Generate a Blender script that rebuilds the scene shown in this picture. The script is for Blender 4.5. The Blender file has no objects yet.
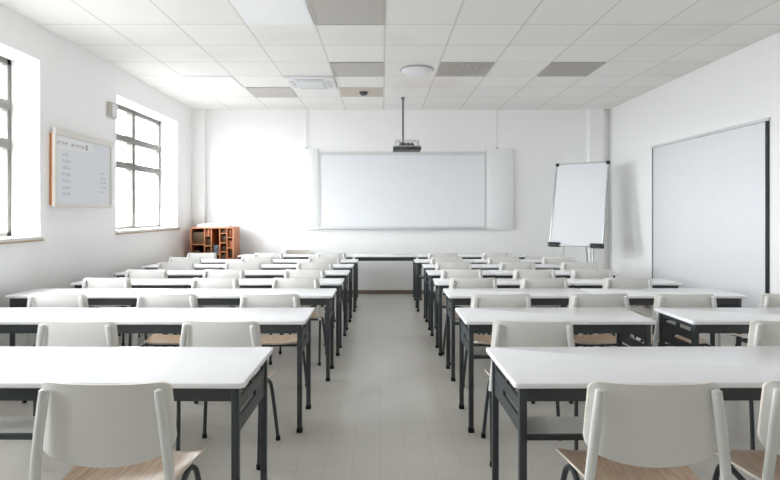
import bpy, bmesh, math, random
from mathutils import Vector, Matrix
random.seed(7)
scene = bpy.context.scene
COL = scene.collection
F, CX, CY, H = 550.0, 382.0, 213.0, 1.464       # focal length in px, principal point, eye height

# ------------------------------------------------------------------ materials
def lin(c):
    return tuple(((v/255.0)/12.92 if v/255.0 <= 0.04045 else ((v/255.0+0.055)/1.055)**2.4) for v in c)

def mat(name, rgb, rough=0.5, metal=0.0, spec=0.5, noise=0.0, nscale=8.0, bump=0.0, bscale=200.0, coat=0.0):
    m = bpy.data.materials.new(name); m.use_nodes = True
    nt = m.node_tree; b = nt.nodes['Principled BSDF']
    c = lin(rgb)
    b.inputs['Base Color'].default_value = (*c, 1)
    b.inputs['Roughness'].default_value = rough
    b.inputs['Metallic'].default_value = metal
    b.inputs['Specular IOR Level'].default_value = spec
    b.inputs['Coat Weight'].default_value = coat
    tc = nt.nodes.new('ShaderNodeTexCoord')
    n = nt.nodes.new('ShaderNodeTexNoise'); n.inputs['Scale'].default_value = nscale; n.inputs['Detail'].default_value = 3
    nt.links.new(tc.outputs['Object'], n.inputs['Vector'])
    mx = nt.nodes.new('ShaderNodeMix'); mx.data_type = 'RGBA'
    a = max(noise, 0.02)
    mx.inputs[6].default_value = (*[v*(1-a) for v in c], 1)
    mx.inputs[7].default_value = (*[min(1, v*(1+a)) for v in c], 1)
    nt.links.new(n.outputs['Fac'], mx.inputs[0]); nt.links.new(mx.outputs[2], b.inputs['Base Color'])
    if bump > 0:
        n2 = nt.nodes.new('ShaderNodeTexNoise'); n2.inputs['Scale'].default_value = bscale
        nt.links.new(tc.outputs['Object'], n2.inputs['Vector'])
        bp = nt.nodes.new('ShaderNodeBump'); bp.inputs['Strength'].default_value = bump; bp.inputs['Distance'].default_value = 0.002
        nt.links.new(n2.outputs['Fac'], bp.inputs['Height']); nt.links.new(bp.outputs['Normal'], b.inputs['Normal'])
    return m

M = {}
M['wall'] = mat('wall_paint', (250, 250, 250), 0.5, spec=0.5, bump=0.06, bscale=90)
M['laminate'] = mat('white_laminate', (246, 246, 249), 0.22, spec=0.65)
M['shelf'] = mat('pale_shelf_board', (222, 222, 220), 0.35)
M['steel'] = mat('charcoal_painted_steel', (54, 59, 62), 0.4, spec=0.6)
M['rubber'] = mat('dark_rubber', (36, 38, 40), 0.7, spec=0.2)
M['shell'] = mat('off_white_plastic', (232, 231, 227), 0.3, spec=0.45)
M['shelledge'] = mat('pale_ply_edge', (222, 214, 202), 0.5)
M['post'] = mat('white_post', (226, 226, 224), 0.22, spec=0.5)
M['white'] = mat('white_plastic', (238, 239, 240), 0.4)
M['board'] = mat('whiteboard_enamel', (236, 238, 242), 0.25, spec=0.5)
M['alu'] = mat('brushed_aluminium', (190, 191, 192), 0.35, metal=0.6)
M['greyframe'] = mat('light_grey_frame', (216, 217, 217), 0.45)
M['winframe'] = mat('grey_window_frame', (116, 112, 107), 0.5)
M['sill'] = mat('window_sill_stone', (226, 222, 216), 0.5)
M['silledge'] = mat('sill_wood_edge', (190, 165, 140), 0.6)
M['black'] = mat('black_plastic', (32, 34, 36), 0.5)
M['darkgrey'] = mat('dark_grey_plastic', (70, 72, 74), 0.5)
M['skirting'] = mat('taupe_skirting', (128, 114, 102), 0.55)
M['wood'] = mat('orange_brown_wood', (174, 110, 70), 0.55, noise=0.2, nscale=14)
M['woodlight'] = mat('light_terracotta_wood', (192, 130, 94), 0.55, noise=0.15, nscale=20)
M['wooddark'] = mat('dark_brown_wood', (96, 72, 48), 0.6, noise=0.2, nscale=20)
M['bluegrey'] = mat('blue_grey_card', (84, 90, 98), 0.6)
M['cloth'] = mat('white_cloth', (236, 236, 236), 0.85, spec=0.1, bump=0.3, bscale=60)
M['vent'] = mat('grey_grille', (188, 184, 177), 0.6)
M['ventdark'] = mat('grey_grille_backing', (158, 154, 148), 0.8)
M['perforated'] = mat('perforated_grey_plate', (192, 189, 183), 0.6, noise=0.12, nscale=160, bump=0.3, bscale=220)
M['beige'] = mat('beige_tile', (205, 198, 186), 0.8, spec=0.1)
M['ink'] = mat('grey_ink', (186, 186, 188), 0.7)
M['paper'] = mat('white_paper', (232, 234, 238), 0.6, spec=0.2)
M['teacher'] = mat('greige_plastic', (196, 190, 180), 0.45)
M['switch'] = mat('beige_grey_casing', (196, 192, 184), 0.5)
M['noticeframe'] = mat('off_white_board_frame', (228, 225, 219), 0.5)
M['poleg'] = mat('grey_pole', (112, 112, 110), 0.4)
M['orange'] = mat('orange_wood_edge', (208, 140, 88), 0.6)

def seat_material():
    m = mat('beige_plywood', (176, 152, 130), 0.28, spec=0.5, noise=0.1, nscale=6)
    nt = m.node_tree; b = nt.nodes['Principled BSDF']
    tc = nt.nodes.new('ShaderNodeTexCoord'); mp = nt.nodes.new('ShaderNodeMapping'); mp.inputs['Scale'].default_value = (40, 3, 3)
    w = nt.nodes.new('ShaderNodeTexNoise'); w.inputs['Scale'].default_value = 2.5; w.inputs['Detail'].default_value = 5
    cr = nt.nodes.new('ShaderNodeValToRGB')
    cr.color_ramp.elements[0].position = 0.35; cr.color_ramp.elements[0].color = (*lin((160, 135, 113)), 1)
    cr.color_ramp.elements[1].position = 0.7; cr.color_ramp.elements[1].color = (*lin((192, 170, 148)), 1)
    nt.links.new(tc.outputs['Object'], mp.inputs['Vector']); nt.links.new(mp.outputs['Vector'], w.inputs['Vector'])
    nt.links.new(w.outputs['Fac'], cr.inputs['Fac']); nt.links.new(cr.outputs['Color'], b.inputs['Base Color'])
    return m
M['seat'] = seat_material()

def grid_nodes(nt, x0, y0, tx, ty, line):
    """returns (line_mask socket, per-tile random socket) from object coordinates"""
    L = nt.links
    tc = nt.nodes.new('ShaderNodeTexCoord'); sp = nt.nodes.new('ShaderNodeSeparateXYZ'); L.new(tc.outputs['Object'], sp.inputs[0])
    def mth(op, a, b=None):
        n = nt.nodes.new('ShaderNodeMath'); n.operation = op
        for i, v in enumerate((a, b)):
            if v is None: continue
            if isinstance(v, (int, float)): n.inputs[i].default_value = v
            else: L.new(v, n.inputs[i])
        return n.outputs[0]
    u = mth('DIVIDE', mth('SUBTRACT', sp.outputs[0], x0), tx); v = mth('DIVIDE', mth('SUBTRACT', sp.outputs[1], y0), ty)
    du = mth('MULTIPLY', mth('ABSOLUTE', mth('SUBTRACT', u, mth('ROUND', u))), tx)
    dv = mth('MULTIPLY', mth('ABSOLUTE', mth('SUBTRACT', v, mth('ROUND', v))), ty)
    m = mth('LESS_THAN', mth('MINIMUM', du, dv), line/2)
    cb = nt.nodes.new('ShaderNodeCombineXYZ'); L.new(mth('FLOOR', u), cb.inputs[0]); L.new(mth('FLOOR', v), cb.inputs[1])
    wn = nt.nodes.new('ShaderNodeTexWhiteNoise'); wn.noise_dimensions = '3D'; L.new(cb.outputs[0], wn.inputs['Vector'])
    return m, wn.outputs['Value'], tc

def mixc(nt, fac, a, b):
    mx = nt.nodes.new('ShaderNodeMix'); mx.data_type = 'RGBA'
    for i, v in ((0, fac), (6, a), (7, b)):
        if isinstance(v, tuple): mx.inputs[i].default_value = (*v, 1)
        elif isinstance(v, (int, float)): mx.inputs[i].default_value = v
        else: nt.links.new(v, mx.inputs[i])
    return mx.outputs[2]

def ceiling_material():
    m = bpy.data.materials.new('ceiling_tiles'); m.use_nodes = True; nt = m.node_tree; b = nt.nodes['Principled BSDF']
    line, rnd, tc = grid_nodes(nt, 0.03, 5.45, 0.69, 0.68, 0.020)
    base = mixc(nt, rnd, lin((240, 239, 235)), lin((245, 244, 241)))
    n = nt.nodes.new('ShaderNodeTexNoise'); n.inputs['Scale'].default_value = 0.55; n.inputs['Detail'].default_value = 2
    nt.links.new(tc.outputs['Object'], n.inputs['Vector'])
    rp = nt.nodes.new('ShaderNodeMapRange'); rp.inputs[1].default_value = 0.6; rp.inputs[2].default_value = 0.75; rp.inputs[4].default_value = 0.45
    nt.links.new(n.outputs['Fac'], rp.inputs[0])
    base = mixc(nt, rp.outputs[0], base, lin((222, 212, 200)))
    # one water stain on the tile right of centre
    mp = nt.nodes.new('ShaderNodeVectorMath'); mp.operation = 'DISTANCE'; mp.inputs[1].default_value = (2.55, 6.35, 0)
    nt.links.new(tc.outputs['Object'], mp.inputs[0])
    r2 = nt.nodes.new('ShaderNodeMapRange'); r2.inputs[1].default_value = 0.38; r2.inputs[2].default_value = 0.2; r2.inputs[4].default_value = 0.6
    nt.links.new(mp.outputs['Value'], r2.inputs[0])
    base = mixc(nt, r2.outputs[0], base, lin((216, 202, 186)))
    col = mixc(nt, line, base, lin((221, 217, 210)))
    nt.links.new(col, b.inputs['Base Color']); b.inputs['Roughness'].default_value = 0.85; b.inputs['Specular IOR Level'].default_value = 0.15
    n2 = nt.nodes.new('ShaderNodeTexNoise'); n2.inputs['Scale'].default_value = 70; nt.links.new(tc.outputs['Object'], n2.inputs['Vector'])
    bp = nt.nodes.new('ShaderNodeBump'); bp.inputs['Strength'].default_value = 0.15; bp.inputs['Distance'].default_value = 0.003
    nt.links.new(n2.outputs['Fac'], bp.inputs['Height']); nt.links.new(bp.outputs['Normal'], b.inputs['Normal'])
    return m
M['ceiling'] = ceiling_material()

def floor_material():
    m = bpy.data.materials.new('floor_tiles'); m.use_nodes = True; nt = m.node_tree; b = nt.nodes['Principled BSDF']
    line, rnd, tc = grid_nodes(nt, -0.0153, 3.508, 0.158, 0.158, 0.005)
    base = mixc(nt, rnd, lin((206, 203, 196)), lin((210, 207, 200)))
    n = nt.nodes.new('ShaderNodeTexNoise'); n.inputs['Scale'].default_value = 1.1; n.inputs['Detail'].default_value = 1
    nt.links.new(tc.outputs['Object'], n.inputs['Vector'])
    base = mixc(nt, mixv(nt, n.outputs['Fac'], 0.5), base, lin((200, 196, 188)))
    col = mixc(nt, line, base, lin((197, 193, 186)))
    nt.links.new(col, b.inputs['Base Color'])
    b.inputs['Roughness'].default_value = 0.27
    b.inputs['Specular IOR Level'].default_value = 0.4
    return m
def mixv(nt, s, k):
    n = nt.nodes.new('ShaderNodeMath'); n.operation = 'MULTIPLY'; nt.links.new(s, n.inputs[0]); n.inputs[1].default_value = k
    return n.outputs[0]
M['floor'] = floor_material()

def glass_material():
    m = bpy.data.materials.new('window_glass'); m.use_nodes = True; nt = m.node_tree
    nt.nodes.remove(nt.nodes['Principled BSDF']); out = nt.nodes['Material Output']
    t = nt.nodes.new('ShaderNodeBsdfTransparent'); t.inputs[0].default_value = (0.97, 0.98, 0.98, 1)
    g = nt.nodes.new('ShaderNodeBsdfGlossy'); g.inputs['Roughness'].default_value = 0.02
    mx = nt.nodes.new('ShaderNodeMixShader'); mx.inputs[0].default_value = 0.04
    nt.links.new(t.outputs[0], mx.inputs[1]); nt.links.new(g.outputs[0], mx.inputs[2]); nt.links.new(mx.outputs[0], out.inputs[0])
    return m
M['glass'] = glass_material()

def lamp_material(strength):
    m = mat('lamp_diffuser', (240, 241, 242), 0.5)
    b = m.node_tree.nodes['Principled BSDF']
    b.inputs['Emission Color'].default_value = (1, 0.985, 0.96, 1); b.inputs['Emission Strength'].default_value = strength
    return m

# ------------------------------------------------------------------ mesh helpers
def box(bm, x0, x1, y0, y1, z0, z1, bev=0.0, seg=2):
    v = [bm.verts.new((x, y, z)) for z in (z0, z1) for y in (y0, y1) for x in (x0, x1)]
    fs = [bm.faces.new([v[i] for i in f]) for f in ((0, 2, 3, 1), (4, 5, 7, 6), (0, 1, 5, 4), (2, 6, 7, 3), (0, 4, 6, 2), (1, 3, 7, 5))]
    if bev > 0:
        ed = list({e for f in fs for e in f.edges})
        bmesh.ops.bevel(bm, geom=ed, offset=bev, segments=seg, affect='EDGES', profile=0.5)

def tube(bm, pts, r, seg=12, ry=None, hint=(0, 1, 0)):
    pts = [Vector(p) for p in pts]; n = len(pts); rings = []
    rs = r if isinstance(r, (list, tuple)) else [r]*n
    for i, p in enumerate(pts):
        t = (pts[min(i+1, n-1)] - pts[max(i-1, 0)]).normalized()
        a = Vector(hint)
        if abs(a.dot(t)) > 0.95: a = Vector((1, 0, 0))
        u = (a - t*a.dot(t)).normalized(); w = t.cross(u)
        k = 1.0 if ry is None else ry
        rings.append([bm.verts.new(p + w*math.cos(2*math.pi*j/seg)*rs[i] + u*math.sin(2*math.pi*j/seg)*rs[i]*k) for j in range(seg)])
    for i in range(n-1):
        for j in range(seg):
            bm.faces.new((rings[i][j], rings[i][(j+1) % seg], rings[i+1][(j+1) % seg], rings[i+1][j]))
    bm.faces.new(rings[0][::-1]); bm.faces.new(rings[-1])

def bez(pts, n=8):
    """smooth (Catmull-Rom) resample of a polyline"""
    P = [Vector(p) for p in pts]; P = [2*P[0]-P[1]] + P + [2*P[-1]-P[-2]]; out = []
    for i in range(1, len(P)-2):
        for k in range(n):
            t = k/n; a, b, c, d = P[i-1:i+3]
            out.append(0.5*((2*b)+(c-a)*t+(2*a-5*b+4*c-d)*t*t+(3*b-a-3*c+d)*t**3))
    out.append(P[-2]); return out

def lathe(bm, prof, seg=28, cx=0, cy=0, cz=0):
    rings = [[bm.verts.new((cx+r*math.cos(2*math.pi*j/seg), cy+r*math.sin(2*math.pi*j/seg), cz+z)) for j in range(seg)] for r, z in prof]
    for i in range(len(rings)-1):
        for j in range(seg):
            bm.faces.new((rings[i][j], rings[i][(j+1) % seg], rings[i+1][(j+1) % seg], rings[i+1][j]))
    bm.faces.new(rings[0][::-1]); bm.faces.new(rings[-1])

def obj(name, bm, m, parent=None, smooth=False, ang=40):
    bmesh.ops.recalc_face_normals(bm, faces=bm.faces[:])
    me = bpy.data.meshes.new(name); bm.to_mesh(me); bm.free()
    ms = m if isinstance(m, (list, tuple)) else [m]
    for x in ms: me.materials.append(x)
    if smooth:
        me.polygons.foreach_set('use_smooth', [True]*len(me.polygons))
        me.set_sharp_from_angle(angle=math.radians(ang))
    o = bpy.data.objects.new(name, me); COL.objects.link(o)
    if parent is not None: o.parent = parent
    return o

def tag(o, label, cat, group=None):
    o['label'] = label; o['category'] = cat
    if group: o['group'] = group
    return o

def thing(name, label, cat, loc=(0, 0, 0), rz=0.0, group=None):
    o = bpy.data.objects.new(name, None); COL.objects.link(o); o.empty_display_size = 0.1
    o.location = loc; o.rotation_euler = (0, 0, rz)
    return tag(o, label, cat, group)

def struct(name, bm, m, parent=None):
    o = obj(name, bm, m, parent)
    if parent is None: o['kind'] = 'structure'
    return o

def bx(name, m, parent, *dims, bev=0.0, seg=2):
    bm = bmesh.new(); box(bm, *dims, bev=bev, seg=seg); return obj(name, bm, m, parent, smooth=bev > 0)

def dup(root, loc, rz, label=None):
    r = root.copy(); COL.objects.link(r); r.location = loc; r.rotation_euler = (0, 0, rz)
    if label: r['label'] = label
    for ch in root.children:
        c = ch.copy(); COL.objects.link(c); c.parent = r
        for g in ch.children:
            d = g.copy(); COL.objects.link(d); d.parent = c
    return r

# ------------------------------------------------------------------ room shell
XL, XR, YB, YF, ZC = -3.41, 4.10, -4.2, 9.95, 3.334
bm = bmesh.new(); box(bm, XL-0.4, XR+0.2, YB-0.2, YF+0.2, -0.12, 0); struct('floor', bm, M['floor'])
bm = bmesh.new(); box(bm, XL-0.4, XR+0.2, YB-0.2, YF+0.2, ZC, ZC+0.12); struct('ceiling', bm, M['ceiling'])
bm = bmesh.new(); box(bm, XL-0.3, XR+0.2, YF, YF+0.2, 0, ZC); struct('wall_front', bm, M['wall'])
bm = bmesh.new(); box(bm, XL-0.3, XR+0.2, YB-0.2, YB, 0, ZC); struct('wall_back', bm, M['wall'])
bm = bmesh.new(); box(bm, XR, XR+0.2, YB, YF, 0, ZC); struct('wall_right', bm, M['wall'])
WIN = [(1.2, 2.5), (3.37, 5.48), (7.06, 9.17)]  # first opening: unseen window beside the camera, added to light the chair backs
WZ0, WZ1 = 1.215, 2.985
bm = bmesh.new()
box(bm, XL-0.35, XL, YB, YF, 0, WZ0); box(bm, XL-0.35, XL, YB, YF, WZ1, ZC)
ys = [YB] + [v for w in WIN for v in w] + [YF]
for i in range(0, len(ys), 2): box(bm, XL-0.35, XL, ys[i], ys[i+1], WZ0, WZ1)
struct('wall_left', bm, M['wall'])
bm = bmesh.new(); box(bm, XL, -3.18, YF-0.10, YF, 0, ZC); struct('trim_1', bm, M['wall'])
bm = bmesh.new(); box(bm, 3.70, 3.95, YF-0.16, YF, 0, ZC); struct('trim_2', bm, M['wall'])
bm = bmesh.new(); box(bm, -3.18, 3.70, YF-0.015, YF, 0, 0.07, 0.004); struct('baseboard_front', bm, M['skirting'])
bm = bmesh.new(); box(bm, XL, XL+0.015, YB, YF-0.10, 0, 0.07, 0.004); struct('baseboard_left', bm, M['skirting'])
bm = bmesh.new(); box(bm, XR-0.015, XR, 8.36, YF, 0, 0.07, 0.004); box(bm, XR-0.015, XR, YB, 5.78, 0, 0.07, 0.004); struct('baseboard_right', bm, M['skirting'])

for i, (a, b) in enumerate(WIN):
    w = bpy.data.objects.new(f'window_{i+1}', None); COL.objects.link(w); w['kind'] = 'structure'
    w.location = (XL, (a+b)/2, WZ0); hw = (b-a)/2; hh = WZ1-WZ0
    bm = bmesh.new(); xo0, xo1 = -0.345, -0.285
    t = 0.055
    box(bm, xo0, xo1, -hw, -hw+t, 0, hh); box(bm, xo0, xo1, hw-t, hw, 0, hh)
    box(bm, xo0, xo1, -hw, hw, 0, t); box(bm, xo0, xo1, -hw, hw, hh-t, hh)
    box(bm, xo0-0.0, xo1+0.035, -0.05, 0.05, t, hh-t)
    for zz in (0.93, 1.31): box(bm, xo0, xo1+0.03, -hw+t, hw-t, zz-0.045, zz+0.045)
    obj('window_frame', bm, M['winframe'], w)
    for k in (-1, 1):
        ys_ = (-hw+t, -0.05) if k < 0 else (0.05, hw-t)
        for z0, z1 in ((t, 0.885), (0.975, 1.265), (1.355, hh-t)):
            bx('pane', M['glass'], w, -0.318, -0.312, ys_[0], ys_[1], z0, z1)
    for yy in (-hw*0.5, hw*0.5):
        bx('handle', M['darkgrey'], w, -0.285, -0.262, yy-0.05, yy+0.05, 1.295, 1.32, bev=0.004)
    s = bx('sill', M['sill'], w, -0.285, 0.035, -hw-0.02, hw+0.02, -0.012, 0.018, bev=0.004)
    s2 = bx('sill_edge', M['silledge'], w, 0.0, 0.03, -hw-0.02, hw+0.02, -0.03, -0.012)

# sliding door on the right wall
d = bpy.data.objects.new('door_1', None); COL.objects.link(d); d['kind'] = 'structure'; d.location = (XR, 7.1, 0)
bx('door_panel', M['board'], d, -0.010, -0.002, -1.234, 1.205, 0.012, 2.44, bev=0.004)
bx('door_edge', M['black'], d, -0.014, -0.002, -1.285, -1.235, 0.012, 2.44)
bx('door_edge', M['darkgrey'], d, -0.014, -0.002, 1.206, 1.225, 0.012, 2.44)
bx('door_rail', M['greyframe'], d, -0.03, -0.002, -1.305, 1.235, 2.441, 2.475, bev=0.004)

# ------------------------------------------------------------------ desks
def make_desk(w, dp, label, shelf=True):
    t = thing('school_desk', label, 'desk', group='white school desks in rows')
    hw, hd = w/2, dp/2
    bm = bmesh.new(); box(bm, -hw, hw, -hd, hd, 0.725, 0.75)
    vert = [e for e in bm.edges if abs(e.verts[0].co.z-e.verts[1].co.z) > 0.01]
    bmesh.ops.bevel(bm, geom=vert, offset=0.022, segments=4, affect='EDGES', profile=0.5)
    rim = [e for e in bm.edges if abs(e.verts[0].co.z-e.verts[1].co.z) < 1e-5 and any(abs(f.normal.z) > 0.9 for f in e.link_faces) and len({round(abs(f.normal.z)) for f in e.link_faces}) > 1]
    bmesh.ops.bevel(bm, geom=rim, offset=0.007, segments=3, affect='EDGES', profile=0.5)
    obj('tabletop', bm, M['laminate'], t, smooth=True)
    lx, ly, s = hw-0.045, hd-0.045, 0.016
    for sx in (-1, 1):
        for sy in (-1, 1):
            bm = bmesh.new(); box(bm, sx*lx-s, sx*lx+s, sy*ly-s, sy*ly+s, 0.02, 0.724, 0.004)
            L = obj('leg', bm, M['steel'], t, smooth=True)
            bm = bmesh.new(); box(bm, sx*lx-s-.003, sx*lx+s+.003, sy*ly-s-.003, sy*ly+s+.003, 0, 0.03, 0.004)
            obj('foot_cap', bm, M['rubber'], L, smooth=True)
        bm = bmesh.new()
        x0, x1 = sx*lx-0.007, sx*lx+0.007; y0, y1 = -ly+s, ly-s
        box(bm, x0, x1, y0, y1, 0.690, 0.724)                      # top rail, slots below
        box(bm, x0, x1, y0, y1, 0.605, 0.660); box(bm, x0, x1, y0, y1, 0.515, 0.578)
        for f0, f1 in ((0, 0.08), (0.46, 0.54), (0.92, 1)): box(bm, x0+.0005, x1-.0005, y0+(y1-y0)*f0, y0+(y1-y0)*f1, 0.655, 0.695)
        for f0, f1 in ((0, 0.06), (0.62, 1)): box(bm, x0+.0005, x1-.0005, y0+(y1-y0)*f0, y0+(y1-y0)*f1, 0.575, 0.610)
        obj('side_panel', bm, M['steel'], t)
    for sy in (-1, 1): bx('apron', M['steel'], t, -lx+s, lx-s, sy*ly-0.010, sy*ly+0.010, 0.662, 0.7245)
    if not shelf: return t
    xe = 0.12 if w > 1.9 else -0.04
    sh = bx('shelf', M['shelf'], t, -lx+0.009, xe, -ly+0.03, -ly+0.22, 0.498, 0.512, bev=0.003)
    bx('shelf_edge', M['steel'], sh, -lx+0.009, xe, -ly+0.012, -ly+0.03, 0.486, 0.508)
    return t

YBK = {1: 1.94, 2: 3.17, 3: 4.24, 4: 5.30, 5: 6.09, 6: 6.99, 7: 7.80, 8: 8.62}
CH_L = {2: [218.5, 74], 3: [269, 165.5, 55], 4: [295, 214, 105], 5: [304, 223, 145], 6: [314.5, 242.5, 175], 7: [324, 256, 184], 8: [331, 268, 201]}
CH_R = {2: [534, 796], 3: [502, 601, 687.5, 794], 4: [474, 545.5, 629], 5: [462, 535, 593], 6: [454, 518, 580], 7: [447, 504, 559], 8: [443, 497]}
ROW = {1: (2.315, .63), 2: (3.63, .53), 3: (4.75, .47), 4: (5.60, .42), 5: (6.50, .42), 6: (7.34, .38), 7: (8.12, .41), 8: (9.17, .42)}
LEFT = {1: (-.578, 1.39), 2: (-.505, 1.40), 3: (-.426, 1.42), 4: (-.41, 1.385), 5: (-.398, 1.39), 6: (-.389, 1.41), 7: (-.365, 1.40)}
RIGHT = {1: (.553, 1.40), 2: (.55, 1.27), 3: (.575, 1.29), 4: (.555, 1.255), 5: (.55, 1.125), 6: (.555, 1.15), 7: (.49, 1.21)}
ORD = {1: 'nearest', 2: 'second', 3: 'third', 4: 'fourth', 5: 'fifth', 6: 'sixth', 7: 'seventh', 8: 'eighth'}
def rowname(r): return 'the nearest row' if r == 1 else f'the {ORD[r]} row back'
for r, (yn, dp) in ROW.items():
    yc = yn + dp/2
    if r == 8:
        for nm, a, b in (('left-hand long', -2.42, -.482), ('short middle aisle-spanning', -.48, .60), ('right-hand long', .602, 2.42)):
            o = make_desk(b-a, dp, f'{nm} desk with white top, in the last row under the whiteboard', shelf=False)
            o.location = ((a+b)/2, yc, 0)
        continue
    for side in ('left', 'right'):
        x, w = (LEFT if side == 'left' else RIGHT)[r]; sg = -1 if side == 'left' else 1
        end = x + sg*2*w; gap = 0.0015
        if r == 1: spans = [(x, x+sg*(2.04 if side == 'left' else 1.72))]
        elif r == 2 and side == 'right': spans = [(x, x+w), (x+w+.23, x+2*w+.23)]
        else:
            xs = [(p-CX)*YBK[r]/F for p in (CH_L if side == 'left' else CH_R)[r]]
            best = min((abs(d)+(100 if any(abs(x+sg*w+d-c) < .365 for c in xs) and r != 3 else 0), d) for d in [i*.01 for i in range(-60, 61)])
            m = x+sg*w+best[1]
            spans = [(x, m-sg*gap/2), (m+sg*gap/2, end)]
        far = 'window-side' if side == 'left' else 'door-side'
        for k, (a, b) in enumerate(spans):
            o = make_desk(abs(b-a), dp, f'{"aisle-side" if k == 0 else far} white-topped desk, {side} of the aisle, {rowname(r)}')
            o.location = ((a+b)/2, yc, 0)
            if r == 1: o.rotation_euler.z = math.radians(-.5 if side == 'left' else .6)

# ------------------------------------------------------------------ chairs
def shell_mesh(top=0.84, shift=0.0):
    bm = bmesh.new(); NU, NV = 40, 10; hw = 0.234; g = []
    for th in (0, 1):
        rows = []
        for i in range(NU+1):
            u = math.sin(math.pi/2*(-1 + 2*i/NU)); au = abs(u)
            c = 0.0 if au < 0.84 else 1-math.sqrt(max(0, 1-((au-0.84)/0.16)**2))
            zt = top - 0.004 - 0.032*c + 0.004*au*au
            zb = top - 0.292 + 0.052*au**2.2 + 0.045*c
            col = []
            for j in range(NV+1):
                v = j/NV; z = zb + (zt-zb)*v
                wv = 1.03 - 0.05*v
                x = hw*wv*u
                y = -0.232 + 0.024*u*u + 0.014*au**6 - 0.010*(v-0.5) + (0.011 if th else 0)
                col.append(bm.verts.new((x, y, z)))
            rows.append(col)
        g.append(rows)
    for th in (0, 1):
        for i in range(NU):
            for j in range(NV):
                bm.faces.new((g[th][i][j], g[th][i+1][j], g[th][i+1][j+1], g[th][i][j+1]))
    for i in range(NU):
        for j in (0, NV): bm.faces.new((g[0][i][j], g[0][i+1][j], g[1][i+1][j], g[1][i][j])).material_index = 1
    for j in range(NV):
        for i in (0, NU): bm.faces.new((g[0][i][j], g[0][i][j+1], g[1][i][j+1], g[1][i][j])).material_index = 1
    return bm

def seat_mesh():
    bm = bmesh.new(); N, K = 24, 20; g = []
    for th in (0, 1):
        rows = []
        for i in range(N+1):
            u = -1+2*i/N; col = []
            for j in range(K+1):
                v = j/K
                y = -0.195 + 0.400*v
                hw = 0.192 + 0.043*min(1, v*1.25)
                # rounded corners
                rc = 0.0
                if v > 0.86: rc = 1-math.sqrt(max(0, 1-((v-0.86)/0.14)**2))
                if v < 0.1: rc = 0.6*(1-math.sqrt(max(0, 1-((0.1-v)/0.1)**2)))
                x = hw*(1-0.16*rc)*u
                z = 0.444 - 0.016*math.exp(-((v-0.4)/0.3)**2)*(1-u*u) + 0.012*abs(u)**4 - 0.028*max(0, (v-0.8)/0.2)**2 + 0.01*max(0, (0.15-v)/0.15)
                col.append(bm.verts.new((x, y, z - (0.011 if th else 0))))
            rows.append(col)
        g.append(rows)
    for th in (0, 1):
        for i in range(N):
            for j in range(K): bm.faces.new((g[th][i][j], g[th][i+1][j], g[th][i+1][j+1], g[th][i][j+1]))
    for i in range(N):
        for j in (0, K): bm.faces.new((g[0][i][j], g[0][i+1][j], g[1][i+1][j], g[1][i][j])).material_index = 1
    for j in range(K):
        for i in (0, N): bm.faces.new((g[0][i][j], g[0][i][j+1], g[1][i][j+1], g[1][i][j])).material_index = 1
    return bm

def make_chair(label, shellmat, group):
    t = thing('school_chair', label, 'chair', group=group)
    obj('seat', seat_mesh(), [M['seat'], M['shelledge']], t, smooth=True)
    obj('backrest', shell_mesh(), [shellmat, M['shelledge']], t, smooth=True, ang=60)
    for s in (-1, 1):
        bm = bmesh.new()
        ptsp = bez([(s*0.240, -0.222, 0.432), (s*0.229, -0.229, 0.56), (s*0.213, -0.231, 0.70), (s*0.200, -0.231, 0.80), (s*0.198, -0.230, 0.822)], 6)
        rr = [0.0185]*(len(ptsp)-4) + [0.0175, 0.0155, 0.011, 0.004]
        tube(bm, ptsp, rr, 14, ry=0.72)
        obj('back_post', bm, M['post'], t, smooth=True, ang=70)
        bm = bmesh.new()
        tube(bm, bez([(s*0.243, -0.222, 0.452), (s*0.240, -0.226, 0.30), (s*0.238, -0.240, 0.012)], 6), 0.0115, 10)
        L = obj('leg', bm, M['steel'], t, smooth=True)
        bm = bmesh.new(); lathe(bm, [(0.014, 0), (0.0155, 0.004), (0.014, 0.03)], 12, s*0.238, -0.240); obj('foot_cap', bm, M['rubber'], L, smooth=True)
        bm = bmesh.new()
        tube(bm, bez([(s*0.239, -0.216, 0.411), (s*0.225, -0.10, 0.413), (s*0.200, 0.05, 0.411), (s*0.203, 0.098, 0.399), (s*0.212, 0.120, 0.36), (s*0.226, 0.140, 0.22), (s*0.243, 0.165, 0.012)], 6), 0.0115, 10, hint=(1, 0, 0))
        L = obj('leg', bm, M['steel'], t, smooth=True)
        bm = bmesh.new(); lathe(bm, [(0.014, 0), (0.0155, 0.004), (0.014, 0.03)], 12, s*0.243, 0.165); obj('foot_cap', bm, M['rubber'], L, smooth=True)
    bm = bmesh.new()
    for yy in (-0.09, 0.09): tube(bm, [(-0.203, yy, 0.411), (0.203, yy, 0.411)], 0.010, 8)
    obj('seat_frame', bm, M['steel'], t, smooth=True)
    return t

proto = make_chair('proto', M['shell'], 'white school chairs at the desks')
used = [False]
def chair(px, yb, rz, label, X=None, scale=1.0):
    """px: image column of the backrest centre; yb: depth of the backrest"""
    x = (px-CX)*yb/F if X is None else X
    rz = math.radians(rz)
    dx, dy = 0.235*scale*math.sin(-rz)*1.0, 0.235*scale*math.cos(rz)
    loc = (x + dx, yb + dy, 0)
    if not used[0]:
        o = proto; used[0] = True; o.location = loc; o.rotation_euler = (0, 0, rz); o['label'] = label
    else:
        o = dup(proto, loc, rz, label)
    o.scale = (scale,)*3
    return o

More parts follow.
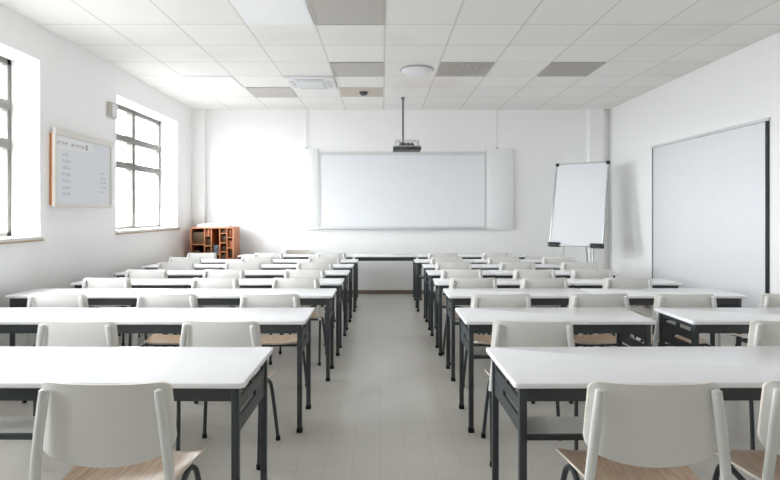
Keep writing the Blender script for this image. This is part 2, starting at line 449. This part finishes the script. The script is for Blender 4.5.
POS = {1: ['only'], 2: ['aisle-side', 'outer'], 3: ['aisle-side', 'middle', 'outermost'], 4: ['aisle-side', 'second-in', 'third-in', 'outermost']}
def crow(r): return f'the {ORD[r]} desk row' if r < 8 else 'the last desk row under the whiteboard'
chair(101, YBK[1], 0, 'large white chair in the left foreground, its full backrest and glossy seat seen', scale=1.025)
chair(659, YBK[1], -1, 'large white chair in the right foreground with beige plywood seat', scale=1.025)
chair(0, YBK[1]+.01, -2, 'right foreground chair cut off by the frame, mostly beige seat showing', X=1.62, scale=1.025)
for side, D in (('left', CH_L), ('right', CH_R)):
    for r, lst in D.items():
        for k, px in enumerate(lst):
            rz = -4 if r == 2 else random.uniform(-3.5, 3.5)
            chair(px, YBK[r] + random.uniform(-.012, .012), rz, f'{POS[len(lst)][k]} white-backed chair at {crow(r)}, {side} of the aisle')
t = make_chair('greige chair facing the class between the last desk row and front wall', M['teacher'], None)
t.name = 'teacher_chair'; t.location = ((294.5-CX)*9.5/F, 9.67, 0); t.rotation_euler = (0, 0, math.pi); t.scale = (.93, .93, .955)

# ------------------------------------------------------------------ whiteboard on the front wall
yw = YF
wb = thing('whiteboard', 'wide white board with plain side panels on the front wall', 'whiteboard', (0.36, yw, 1.17))
S = yw/F
def wx(px): return (px-CX)*S - 0.36
def wz(py): return H + (CY-py)*S - 1.17
bx('board_panel', M['board'], wb, wx(320.5), wx(483.5), -0.065, -0.035, wz(226.5), wz(155.5))
bm = bmesh.new()
box(bm, wx(319), wx(485), -0.075, -0.03, wz(155.5), wz(152), 0.004); box(bm, wx(319), wx(320.5), -0.075, -0.03, wz(227), wz(155.5)); box(bm, wx(483.5), wx(485), -0.075, -0.03, wz(227), wz(155.5))
obj('board_frame', bm, M['greyframe'], wb)
bx('pen_tray', M['greyframe'], wb, wx(319), wx(485), -0.13, -0.03, wz(228.6), wz(226.8), bev=0.004)
for x0, x1 in ((304.5, 318.7), (485.3, 512)):
    bx('side_panel', M['white'], wb, wx(x0), wx(x1), -0.07, -0.004, wz(229.5), wz(149), bev=0.004)
bx('mounting_rail', M['greyframe'], wb, wx(318.7), wx(485.3), -0.03, -0.004, wz(227), wz(152))
for x in (306.8, 496.6):
    bm = bmesh.new(); tube(bm, [(wx(x), -0.02, wz(149)), (wx(x), -0.02, ZC-1.17-0.003)], 0.005, 8); obj('cable', bm, M['greyframe'], wb, smooth=True)
    bx('cable_bracket', M['alu'], wb, wx(x)-.02, wx(x)+.02, -0.05, -0.004, wz(149)+.001, wz(148)+.01)

# ------------------------------------------------------------------ projector
YP = 8.87
pj = thing('projector', 'grey projector hanging on a thin ceiling pole before the whiteboard', 'projector', ((407.0-CX)*YP/F, YP, 2.46))
k = YP/F
bx('body', M['darkgrey'], pj, -14*k, 13.5*k, -0.16, 0.16, 0.0, 3.4*k, bev=0.012, seg=3)
bx('lid', M['alu'], pj, -14*k, 13.5*k, -0.162, 0.162, 3.4*k, 4.6*k, bev=0.006)
bm = bmesh.new(); tube(bm, [(0.10, -0.161, 0.027), (0.10, -0.19, 0.027)], [0.024, 0.021], 20); obj('lens', bm, M['black'], pj, smooth=True)
bm = bmesh.new()
for yy in (-0.11, 0.11):
    tube(bm, bez([(-11*k, yy, 4.6*k), (-11*k, yy, 9.0*k), (-9.8*k, yy, 10*k), (10*k, yy, 10*k), (11*k, yy, 9*k), (11*k, yy, 4.6*k)], 5), 0.006, 8)
for xx in (-8*k, 8*k): tube(bm, [(xx, -0.11, 10*k), (xx, 0.11, 10*k)], 0.006, 8)
obj('cage', bm, M['alu'], pj, smooth=True)
bm = bmesh.new()
for i, xx in enumerate((-6, -2.5, 1, 5)): lathe(bm, [(0.035, 0), (0.04, 0.02), (0.028, 0.05), (0.012, 0.06)], 14, xx*k, -0.04+0.03*(i % 2), 4.6*k)
obj('bracket', bm, M['poleg'], pj, smooth=True)
bm = bmesh.new(); tube(bm, [(-4*k, 0, 4.6*k), (-4*k, 0, ZC-2.46-0.004)], 0.016, 12)
lathe(bm, [(0.016, ZC-2.46-0.06), (0.028, ZC-2.46-0.03), (0.03, ZC-2.46-0.004)], 18, -4*k, 0, 0)
obj('ceiling_pole', bm, M['poleg'], pj, smooth=True)

# ------------------------------------------------------------------ flip chart easel
YE = 8.95; ke = YE/F
fx = (577.5-CX)*ke
fl = thing('flip_chart', 'white flip chart easel with black corners beside the right wall', 'flip chart', (fx, YE, 0), math.radians(-38))
w2, zb, zt = 0.43, H+(CY-246)*ke, H+(CY-159.5)*ke
lean = math.radians(14)
tilt = Matrix.Translation((0.0, -0.10, zb)) @ Matrix.Rotation(-lean, 4, 'X')
hh = zt-zb
def tb(name, m, *dims, bev=0.0):
    o = bx(name, m, fl, *dims, bev=bev); o.data.transform(tilt); return o
tb('board', M['board'], -w2, w2, -0.012, 0.012, 0.0, hh)
bm = bmesh.new(); f = 0.018
box(bm, -w2-.004, w2+.004, -0.02, 0.018, hh-f, hh+.004, 0.003); box(bm, -w2-.004, w2+.004, -0.02, 0.018, -.004, f, 0.003)
box(bm, -w2-.004, -w2+f, -0.02, 0.018, f, hh-f, 0.003); box(bm, w2-f, w2+.004, -0.02, 0.018, f, hh-f, 0.003)
o = obj('board_frame', bm, M['alu'], fl, smooth=True); o.data.transform(tilt)
for sx in (-1, 1):
    a, b = sorted((sx*(w2-0.045), sx*(w2+0.01)))
    tb('corner_cap', M['black'], a, b, -0.027, 0.024, hh-0.045, hh+0.012, bev=0.008)
    a, b = sorted((sx*(w2-0.19), sx*(w2+0.012)))
    tb('corner_cap', M['black'], a, b, -0.055, 0.026, -0.02, 0.05, bev=0.012)
tb('pen_tray', M['greyframe'], -w2+0.19, w2-0.19, -0.06, -0.02, -0.012, 0.012, bev=0.004)
bm = bmesh.new(); tube(bm, [(-0.17, 0.09, zb+0.6), (-0.30, -0.16, 0.0)], 0.014, 10); obj('leg', bm, M['alu'], fl, smooth=True)
bm = bmesh.new(); tube(bm, [(0.20, 0.09, zb+0.6), (0.31, -0.16, 0.0)], 0.014, 10); obj('leg', bm, M['alu'], fl, smooth=True)
bm = bmesh.new(); tube(bm, [(0.0, 0.20, zb+hh*0.75), (0.04, 0.52, 0.0)], 0.014, 10); obj('leg', bm, M['alu'], fl, smooth=True)

# ------------------------------------------------------------------ notice board on the left wall
nb = thing('notice_board', 'white framed notice board with faint lists between the left windows', 'notice board', (XL, 6.235, 1.525))
hl, nh = 0.605, 0.82
bx('backing', M['orange'], nb, 0.003, 0.03, -hl+0.006, hl, 0.02, nh-0.06)
bx('board', M['paper'], nb, 0.035, 0.045, -hl+.02, hl-.02, 0.03, nh-.04)
bm = bmesh.new()
box(bm, 0.03, 0.06, -hl, hl, 0.0, 0.04, 0.004); box(bm, 0.03, 0.07, -hl, hl, nh-0.07, nh, 0.004)
box(bm, 0.03, 0.06, -hl, -hl+0.05, 0.04, nh-0.07, 0.004); box(bm, 0.03, 0.06, hl-0.04, hl, 0.04, nh-0.07, 0.004)
obj('frame', bm, M['noticeframe'], nb, smooth=True)
bx('header_sheet', M['white'], nb, 0.0455, 0.048, -hl+0.07, 0.16, nh-0.20, nh-0.085)
rnd = random.Random(3)
def scribble(y, z, n, h, w):
    bm = bmesh.new()
    for i in range(n):
        yy = y + i*w*1.3
        for _ in range(2): 
            dz = rnd.uniform(0, h*0.8); box(bm, 0.0456, 0.0462, yy, yy+w*rnd.uniform(.5, 1), z+dz, z+dz+h*0.14)
        for _ in range(2):
            dy = rnd.uniform(0, w*0.8); box(bm, 0.0456, 0.0462, yy+dy, yy+dy+w*0.16, z, z+h*rnd.uniform(.5, 1))
    obj('written_line', bm, M['ink'], nb)
for i, n in enumerate((3, 4, 4, 4, 4, 4, 4)): scribble(-0.44, 0.545-i*0.07, n, 0.035, 0.030)
for i, n in enumerate((2, 4, 4, 4, 2)): scribble(0.34, 0.40-i*0.055, n, 0.026, 0.028)
def scrib2(y, z, n, h, w):
    bm = bmesh.new()
    for i in range(n):
        yy = y + i*w*1.35
        box(bm, 0.0482, 0.0488, yy, yy+w*.15, z, z+h); box(bm, 0.0482, 0.0488, yy+w*.7, yy+w*.85, z, z+h*rnd.uniform(.5, 1)); box(bm, 0.0482, 0.0488, yy, yy+w*.8, z+h*rnd.uniform(.1, .8), z+h*.9)
    obj('heading_word', bm, M['ink'], nb)
scrib2(-0.55, nh-0.17, 4, 0.045, 0.04); scrib2(-0.28, nh-0.17, 5, 0.045, 0.04)
bx('heading_mark', M['ink'], nb, 0.0482, 0.0488, 0.0, 0.05, nh-0.17, nh-0.11)

sb = thing('wall_sensor', 'small beige grey box on the left wall above the notice board', 'sensor', (XL, 6.9, 2.655))
bx('casing', M['switch'], sb, 0.0, 0.05, -0.10, 0.10, 0.0, 0.19, bev=0.01)
bx('cover', M['white'], sb, 0.05, 0.058, -0.05, 0.085, 0.02, 0.17, bev=0.003)

# ------------------------------------------------------------------ ceiling fittings
def tile(ix, iy): return (0.03+0.69*ix, 0.03+0.69*(ix+1), 5.45+0.68*iy, 5.45+0.68*(iy+1))
def vent(ix, iy, label, slots=True):
    x0, x1, y0, y1 = tile(ix, iy); cx, cy = (x0+x1)/2, (y0+y1)/2; hx, hy = .333, .328
    t = thing('ceiling_vent', label, 'vent', (cx, cy, ZC), group='grey grille tiles in the ceiling')
    bx('backing', M['ventdark'], t, -hx, hx, -hy, hy, -0.004, -0.001)
    bm = bmesh.new(); box(bm, -hx, hx, -hy, -hy+.02, -.014, -.004); box(bm, -hx, hx, hy-.02, hy, -.014, -.004); box(bm, -hx, -hx+.02, -hy+.02, hy-.02, -.014, -.004); box(bm, hx-.02, hx, -hy+.02, hy-.02, -.014, -.004)
    obj('frame', bm, M['vent'], t)
    if not slots:
        bx('grille', M['perforated'], t, -hx+.02, hx-.02, -hy+.02, hy-.02, -.011, -.004); return t
    bm = bmesh.new(); n = 15
    for i in range(n):
        xx = -hx+.02 + (2*hx-.04)*(i+.5)/n; box(bm, xx-.014, xx+.014, -hy+.02, hy-.02, -.012, -.004)
    if slots:
        for i in range(10):
            yy = -hy+.02 + (2*hy-.04)*(i+.5)/10; box(bm, -hx+.02, hx-.02, yy-.012, yy+.012, -.0115, -.0045)
    g = obj('grille', bm, M['vent'], t)
    return t
vent(-1, -1, 'large grey ceiling grille at top of picture beside the bright panel', False)
vent(-1, 2, 'plain grey ceiling grille left of the round dome lamp', False)
vent(1, 2, 'grey ceiling grille just right of the round dome lamp')
vent(3, 2, 'grey ceiling grille at right end of its row, towards right wall')
vent(-3, 4, 'small grey ceiling grille left of the air conditioner cassette', False)

def panel(ix, iy, label, m):
    x0, x1, y0, y1 = tile(ix, iy); cx, cy = (x0+x1)/2, (y0+y1)/2; hx, hy = .333, .328
    t = thing('ceiling_light', label, 'light', (cx, cy, ZC), group='flat ceiling light panels')
    bx('frame', M['white'], t, -hx, hx, -hy, hy, -0.008, -0.001)
    bx('diffuser', m, t, -hx+.012, hx-.012, -hy+.012, hy-.012, -0.012, -0.008)
    return t
LIT = lamp_material(0.02)
panel(-2, -1, 'bright white flat ceiling panel at the top of the picture', LIT)
panel(-4, 3, 'flat white ceiling panel near the left wall by the far window', LIT)

x0, x1, y0, y1 = tile(-2, 3)
ac = thing('air_conditioner', 'white ceiling air conditioner cassette with square louvres', 'air conditioner', ((x0+x1)/2, (y0+y1)/2, ZC))
bx('body', M['white'], ac, -.34, .34, -.335, .335, -.035, -.001, bev=.012)
bx('grille', M['greyframe'], ac, -.2, .2, -.2, .2, -.045, -.035, bev=.004)
bm = bmesh.new()
for i in range(8): box(bm, -.17, .17, -.17+i*.045, -.15+i*.045, -.05, -.045)
obj('grille_slats', bm, M['white'], ac)
for a in range(4):
    o = bx('louvre', M['greyframe'], ac, -.2, .2, .225, .29, -.045, -.035, bev=.003); o.rotation_euler = (0, 0, a*math.pi/2)

YD = 1.87*F/(69-CY)*-1
dm = thing('dome_lamp', 'round white dome lamp on the ceiling between two grey grilles', 'light', ((417-CX)*YD/F, YD, ZC))
bm = bmesh.new(); lathe(bm, [(.215, -.001), (.222, -.012), (.205, -.02), (.0, -.02)][:3], 36); obj('base_ring', bm, M['alu'], dm, smooth=True)
bm = bmesh.new(); lathe(bm, [(.2, -.02), (.19, -.04), (.15, -.065), (.09, -.08), (.02, -.085)], 36); obj('diffuser', bm, M['white'], dm, smooth=True)

x0, x1, y0, y1 = tile(-1, 4)
sd = thing('smoke_detector', 'dark round detector on a beige ceiling tile behind the projector pole', 'detector', ((x0+x1)/2+.03, (y0+y1)/2-.03, ZC))
bx('mounting_tile', M['beige'], sd, -.36, .30, -.29, .34, -.005, -.001)
bm = bmesh.new(); lathe(bm, [(.062, -.005), (.066, -.025), (.045, -.05), (.016, -.06)], 24); obj('sensor_head', bm, M['darkgrey'], sd, smooth=True)

# ------------------------------------------------------------------ wooden shelf unit in the far left corner
Y0, Y1 = 9.40, 9.80
kx = Y0/F
def sx_(px): return (px-CX)*kx
def sz_(py): return H + (CY-py)*kx
X0, X1, ZT = sx_(190.2), sx_(233.6), sz_(227.2)
cxs = (X0+X1)/2
cs = thing('wooden_shelf_unit', 'orange brown wooden shelf unit in the far left corner', 'shelf', (cxs, (Y0+Y1)/2, 0))
def L(px): return sx_(px)-cxs
ya, yb = -0.2, 0.2
bx('side_panel', M['woodlight'], cs, X0-cxs, X0-cxs+.02, ya, yb, 0, ZT)
bx('side_panel', M['woodlight'], cs, X1-cxs-.02, X1-cxs, ya, yb, 0, ZT)
bx('top_panel', M['woodlight'], cs, X0-cxs+.02, X1-cxs-.02, ya, yb, ZT-.022, ZT)
bx('back_panel', M['wooddark'], cs, X0-cxs+.02, X1-cxs-.02, yb-.015, yb, .05, ZT-.022)
bx('plinth', M['wood'], cs, X0-cxs+.02, X1-cxs-.02, ya+.02, yb-.015, 0, .05)
div = [204.3, 211.2, 219.6, 226.9]
for p in div: bx('divider', M['wood'], cs, L(p)-.009, L(p)+.009, ya+.003, yb-.015, .05, ZT-.022)
cols = [X0-cxs+.02] + [L(p) for p in div] + [X1-cxs-.02]
shz = [[sz_(244.5), sz_(260)], [sz_(236), sz_(246), sz_(260)], [sz_(254.5)], [sz_(233.5), sz_(243), sz_(252), sz_(262)], [sz_(237.5), sz_(248), sz_(259)]]
for i in range(5):
    for z in shz[i]:
        bx('shelf', M['wood'], cs, cols[i]+(.009 if i else 0), cols[i+1]-(.009 if i < 4 else 0), ya+.003, yb-.015, z-.009, z+.009)
yo = (Y0+Y1)/2
def item(name, m, x0, x1, y0, y1, z0, z1, label, cat, grp=None):
    o = bx(name, m, None, x0, x1, y0, y1, z0, z1, bev=.004); return tag(o, label, cat, grp)
C = [c+cxs for c in cols]
z = shz[0][0]+.0095
item('storage_box', M['wooddark'], C[0]+.008, C[1]-.025, yo-.15, yo+.12, z, z+.20, 'large dark brown box in upper left compartment of the shelf unit', 'box')
item('storage_box', M['wooddark'], C[0]+.02, C[0]+.12, yo-.17, yo+.1, shz[0][1]+.0095, shz[0][1]+.16, 'dark brown box in lower left compartment of the shelf unit', 'box')
z = shz[2][0]+.0095
item('storage_box', M['bluegrey'], C[2]+.02, C[3]-.025, yo-.17, yo+.1, z, z+.15, 'blue grey box standing in the tall middle compartment', 'box')
bk = [('woodlight', .03), ('wood', .024), ('wooddark', .02)]
nbk = 0
words = ['top', 'second', 'third', 'lowest visible']
for ci in (1, 3, 4):
    levels = shz[ci]
    tops = [ZT-.022] + [q-.009 for q in levels[:-1]]
    for li, zf in enumerate(levels):
        x = C[ci]+.013; hmax = tops[li]-zf-.012; j = 0
        while True:
            mname, wd = bk[(nbk*2+j+li) % 3]
            if x+wd > C[ci+1]-.013 or j > 6: break
            z0 = zf+.0095
            col = {1: 'second', 3: 'fourth', 4: 'right-hand'}[ci]
            cn = {'woodlight': 'pale terracotta', 'wood': 'orange brown', 'wooddark': 'dark brown'}[mname]
            item('book', M[mname], x, x+wd, yo-.16+.015*((j*3+li) % 3), yo+.08, z0, z0+hmax*(.72+.08*((j+nbk) % 3)),
                 f'{cn} book, {words[li]} shelf of the shelf unit\'s {col} column, {["leftmost", "second", "third", "fourth", "fifth", "sixth", "seventh"][j]} one', 'book', 'books in the wooden shelf unit')
            x += wd+.003; j += 1; nbk += 1

bm = bmesh.new(); N = 24
rings = []
for i in range(9):
    a = i/8*math.pi/2; r = math.cos(a)**0.6 if i < 8 else 0.05; zz = .065*math.sin(a)**0.8
    rings.append([bm.verts.new((.30*r*math.cos(2*math.pi*j/N)*(1+.03*math.sin(3*j)), .16*r*math.sin(2*math.pi*j/N)*(1+.03*math.cos(5*j)), zz)) for j in range(N)])
for i in range(8):
    for j in range(N): bm.faces.new((rings[i][j], rings[i][(j+1) % N], rings[i+1][(j+1) % N], rings[i+1][j]))
bm.faces.new(rings[0][::-1]); bm.faces.new(rings[-1])
o = obj('folded_cloth', bm, M['cloth'], None, smooth=True, ang=80); o.location = (cxs-.02, yo, ZT+.001)
tag(o, 'low rounded white bundle lying on top of the wooden shelf unit', 'cloth')

# ------------------------------------------------------------------ daylight, lamps, camera
w = bpy.data.worlds.new('overcast_sky'); scene.world = w; w.use_nodes = True
bg = w.node_tree.nodes['Background']; bg.inputs[0].default_value = (0.97, 0.985, 1.0, 1); bg.inputs[1].default_value = 6.0
nt = w.node_tree; tc = nt.nodes.new('ShaderNodeTexCoord'); sp = nt.nodes.new('ShaderNodeSeparateXYZ'); nt.links.new(tc.outputs['Generated'], sp.inputs[0])
mr = nt.nodes.new('ShaderNodeMapRange'); mr.inputs[1].default_value = -0.15; mr.inputs[2].default_value = 0.05; nt.links.new(sp.outputs[2], mr.inputs[0])
nt.links.new(mixc(nt, mr.outputs[0], (0.20, 0.20, 0.21), (0.95, 0.975, 1.0)), bg.inputs[0])     # pale ground below, overcast sky above
for i, (a, b) in enumerate(WIN):
    ld = bpy.data.lights.new('window_portal', 'AREA'); ld.shape = 'RECTANGLE'; ld.size = WZ1-WZ0; ld.size_y = b-a
    ld.cycles.is_portal = True
    lo = bpy.data.objects.new('window_portal', ld); COL.objects.link(lo)
    lo.location = (XL-0.36, (a+b)/2, (WZ0+WZ1)/2); lo.rotation_euler = (0, -math.pi/2, 0)

cam = bpy.data.cameras.new('camera'); co = bpy.data.objects.new('camera', cam); COL.objects.link(co)
co.location = (0, 0, H); co.rotation_euler = (math.pi/2, 0, 0)
cam.sensor_width = 36; cam.lens = F/780*36; cam.shift_x = (390-CX)/780; cam.shift_y = (CY-240)/780
cam.clip_start = 0.05
scene.camera = co
vs = scene.view_settings; vs.view_transform = 'Standard'; vs.look = 'None'; vs.gamma = 1; vs.use_curve_mapping = False; vs.exposure = 1.98
try: scene.display_settings.display_device = 'sRGB'
except Exception: pass
scene.cycles.max_bounces = 14; scene.cycles.diffuse_bounces = 10; scene.cycles.glossy_bounces = 6; scene.cycles.transparent_max_bounces = 12
scene.cycles.use_denoising = True
scene.cycles.sample_clamp_indirect = 10
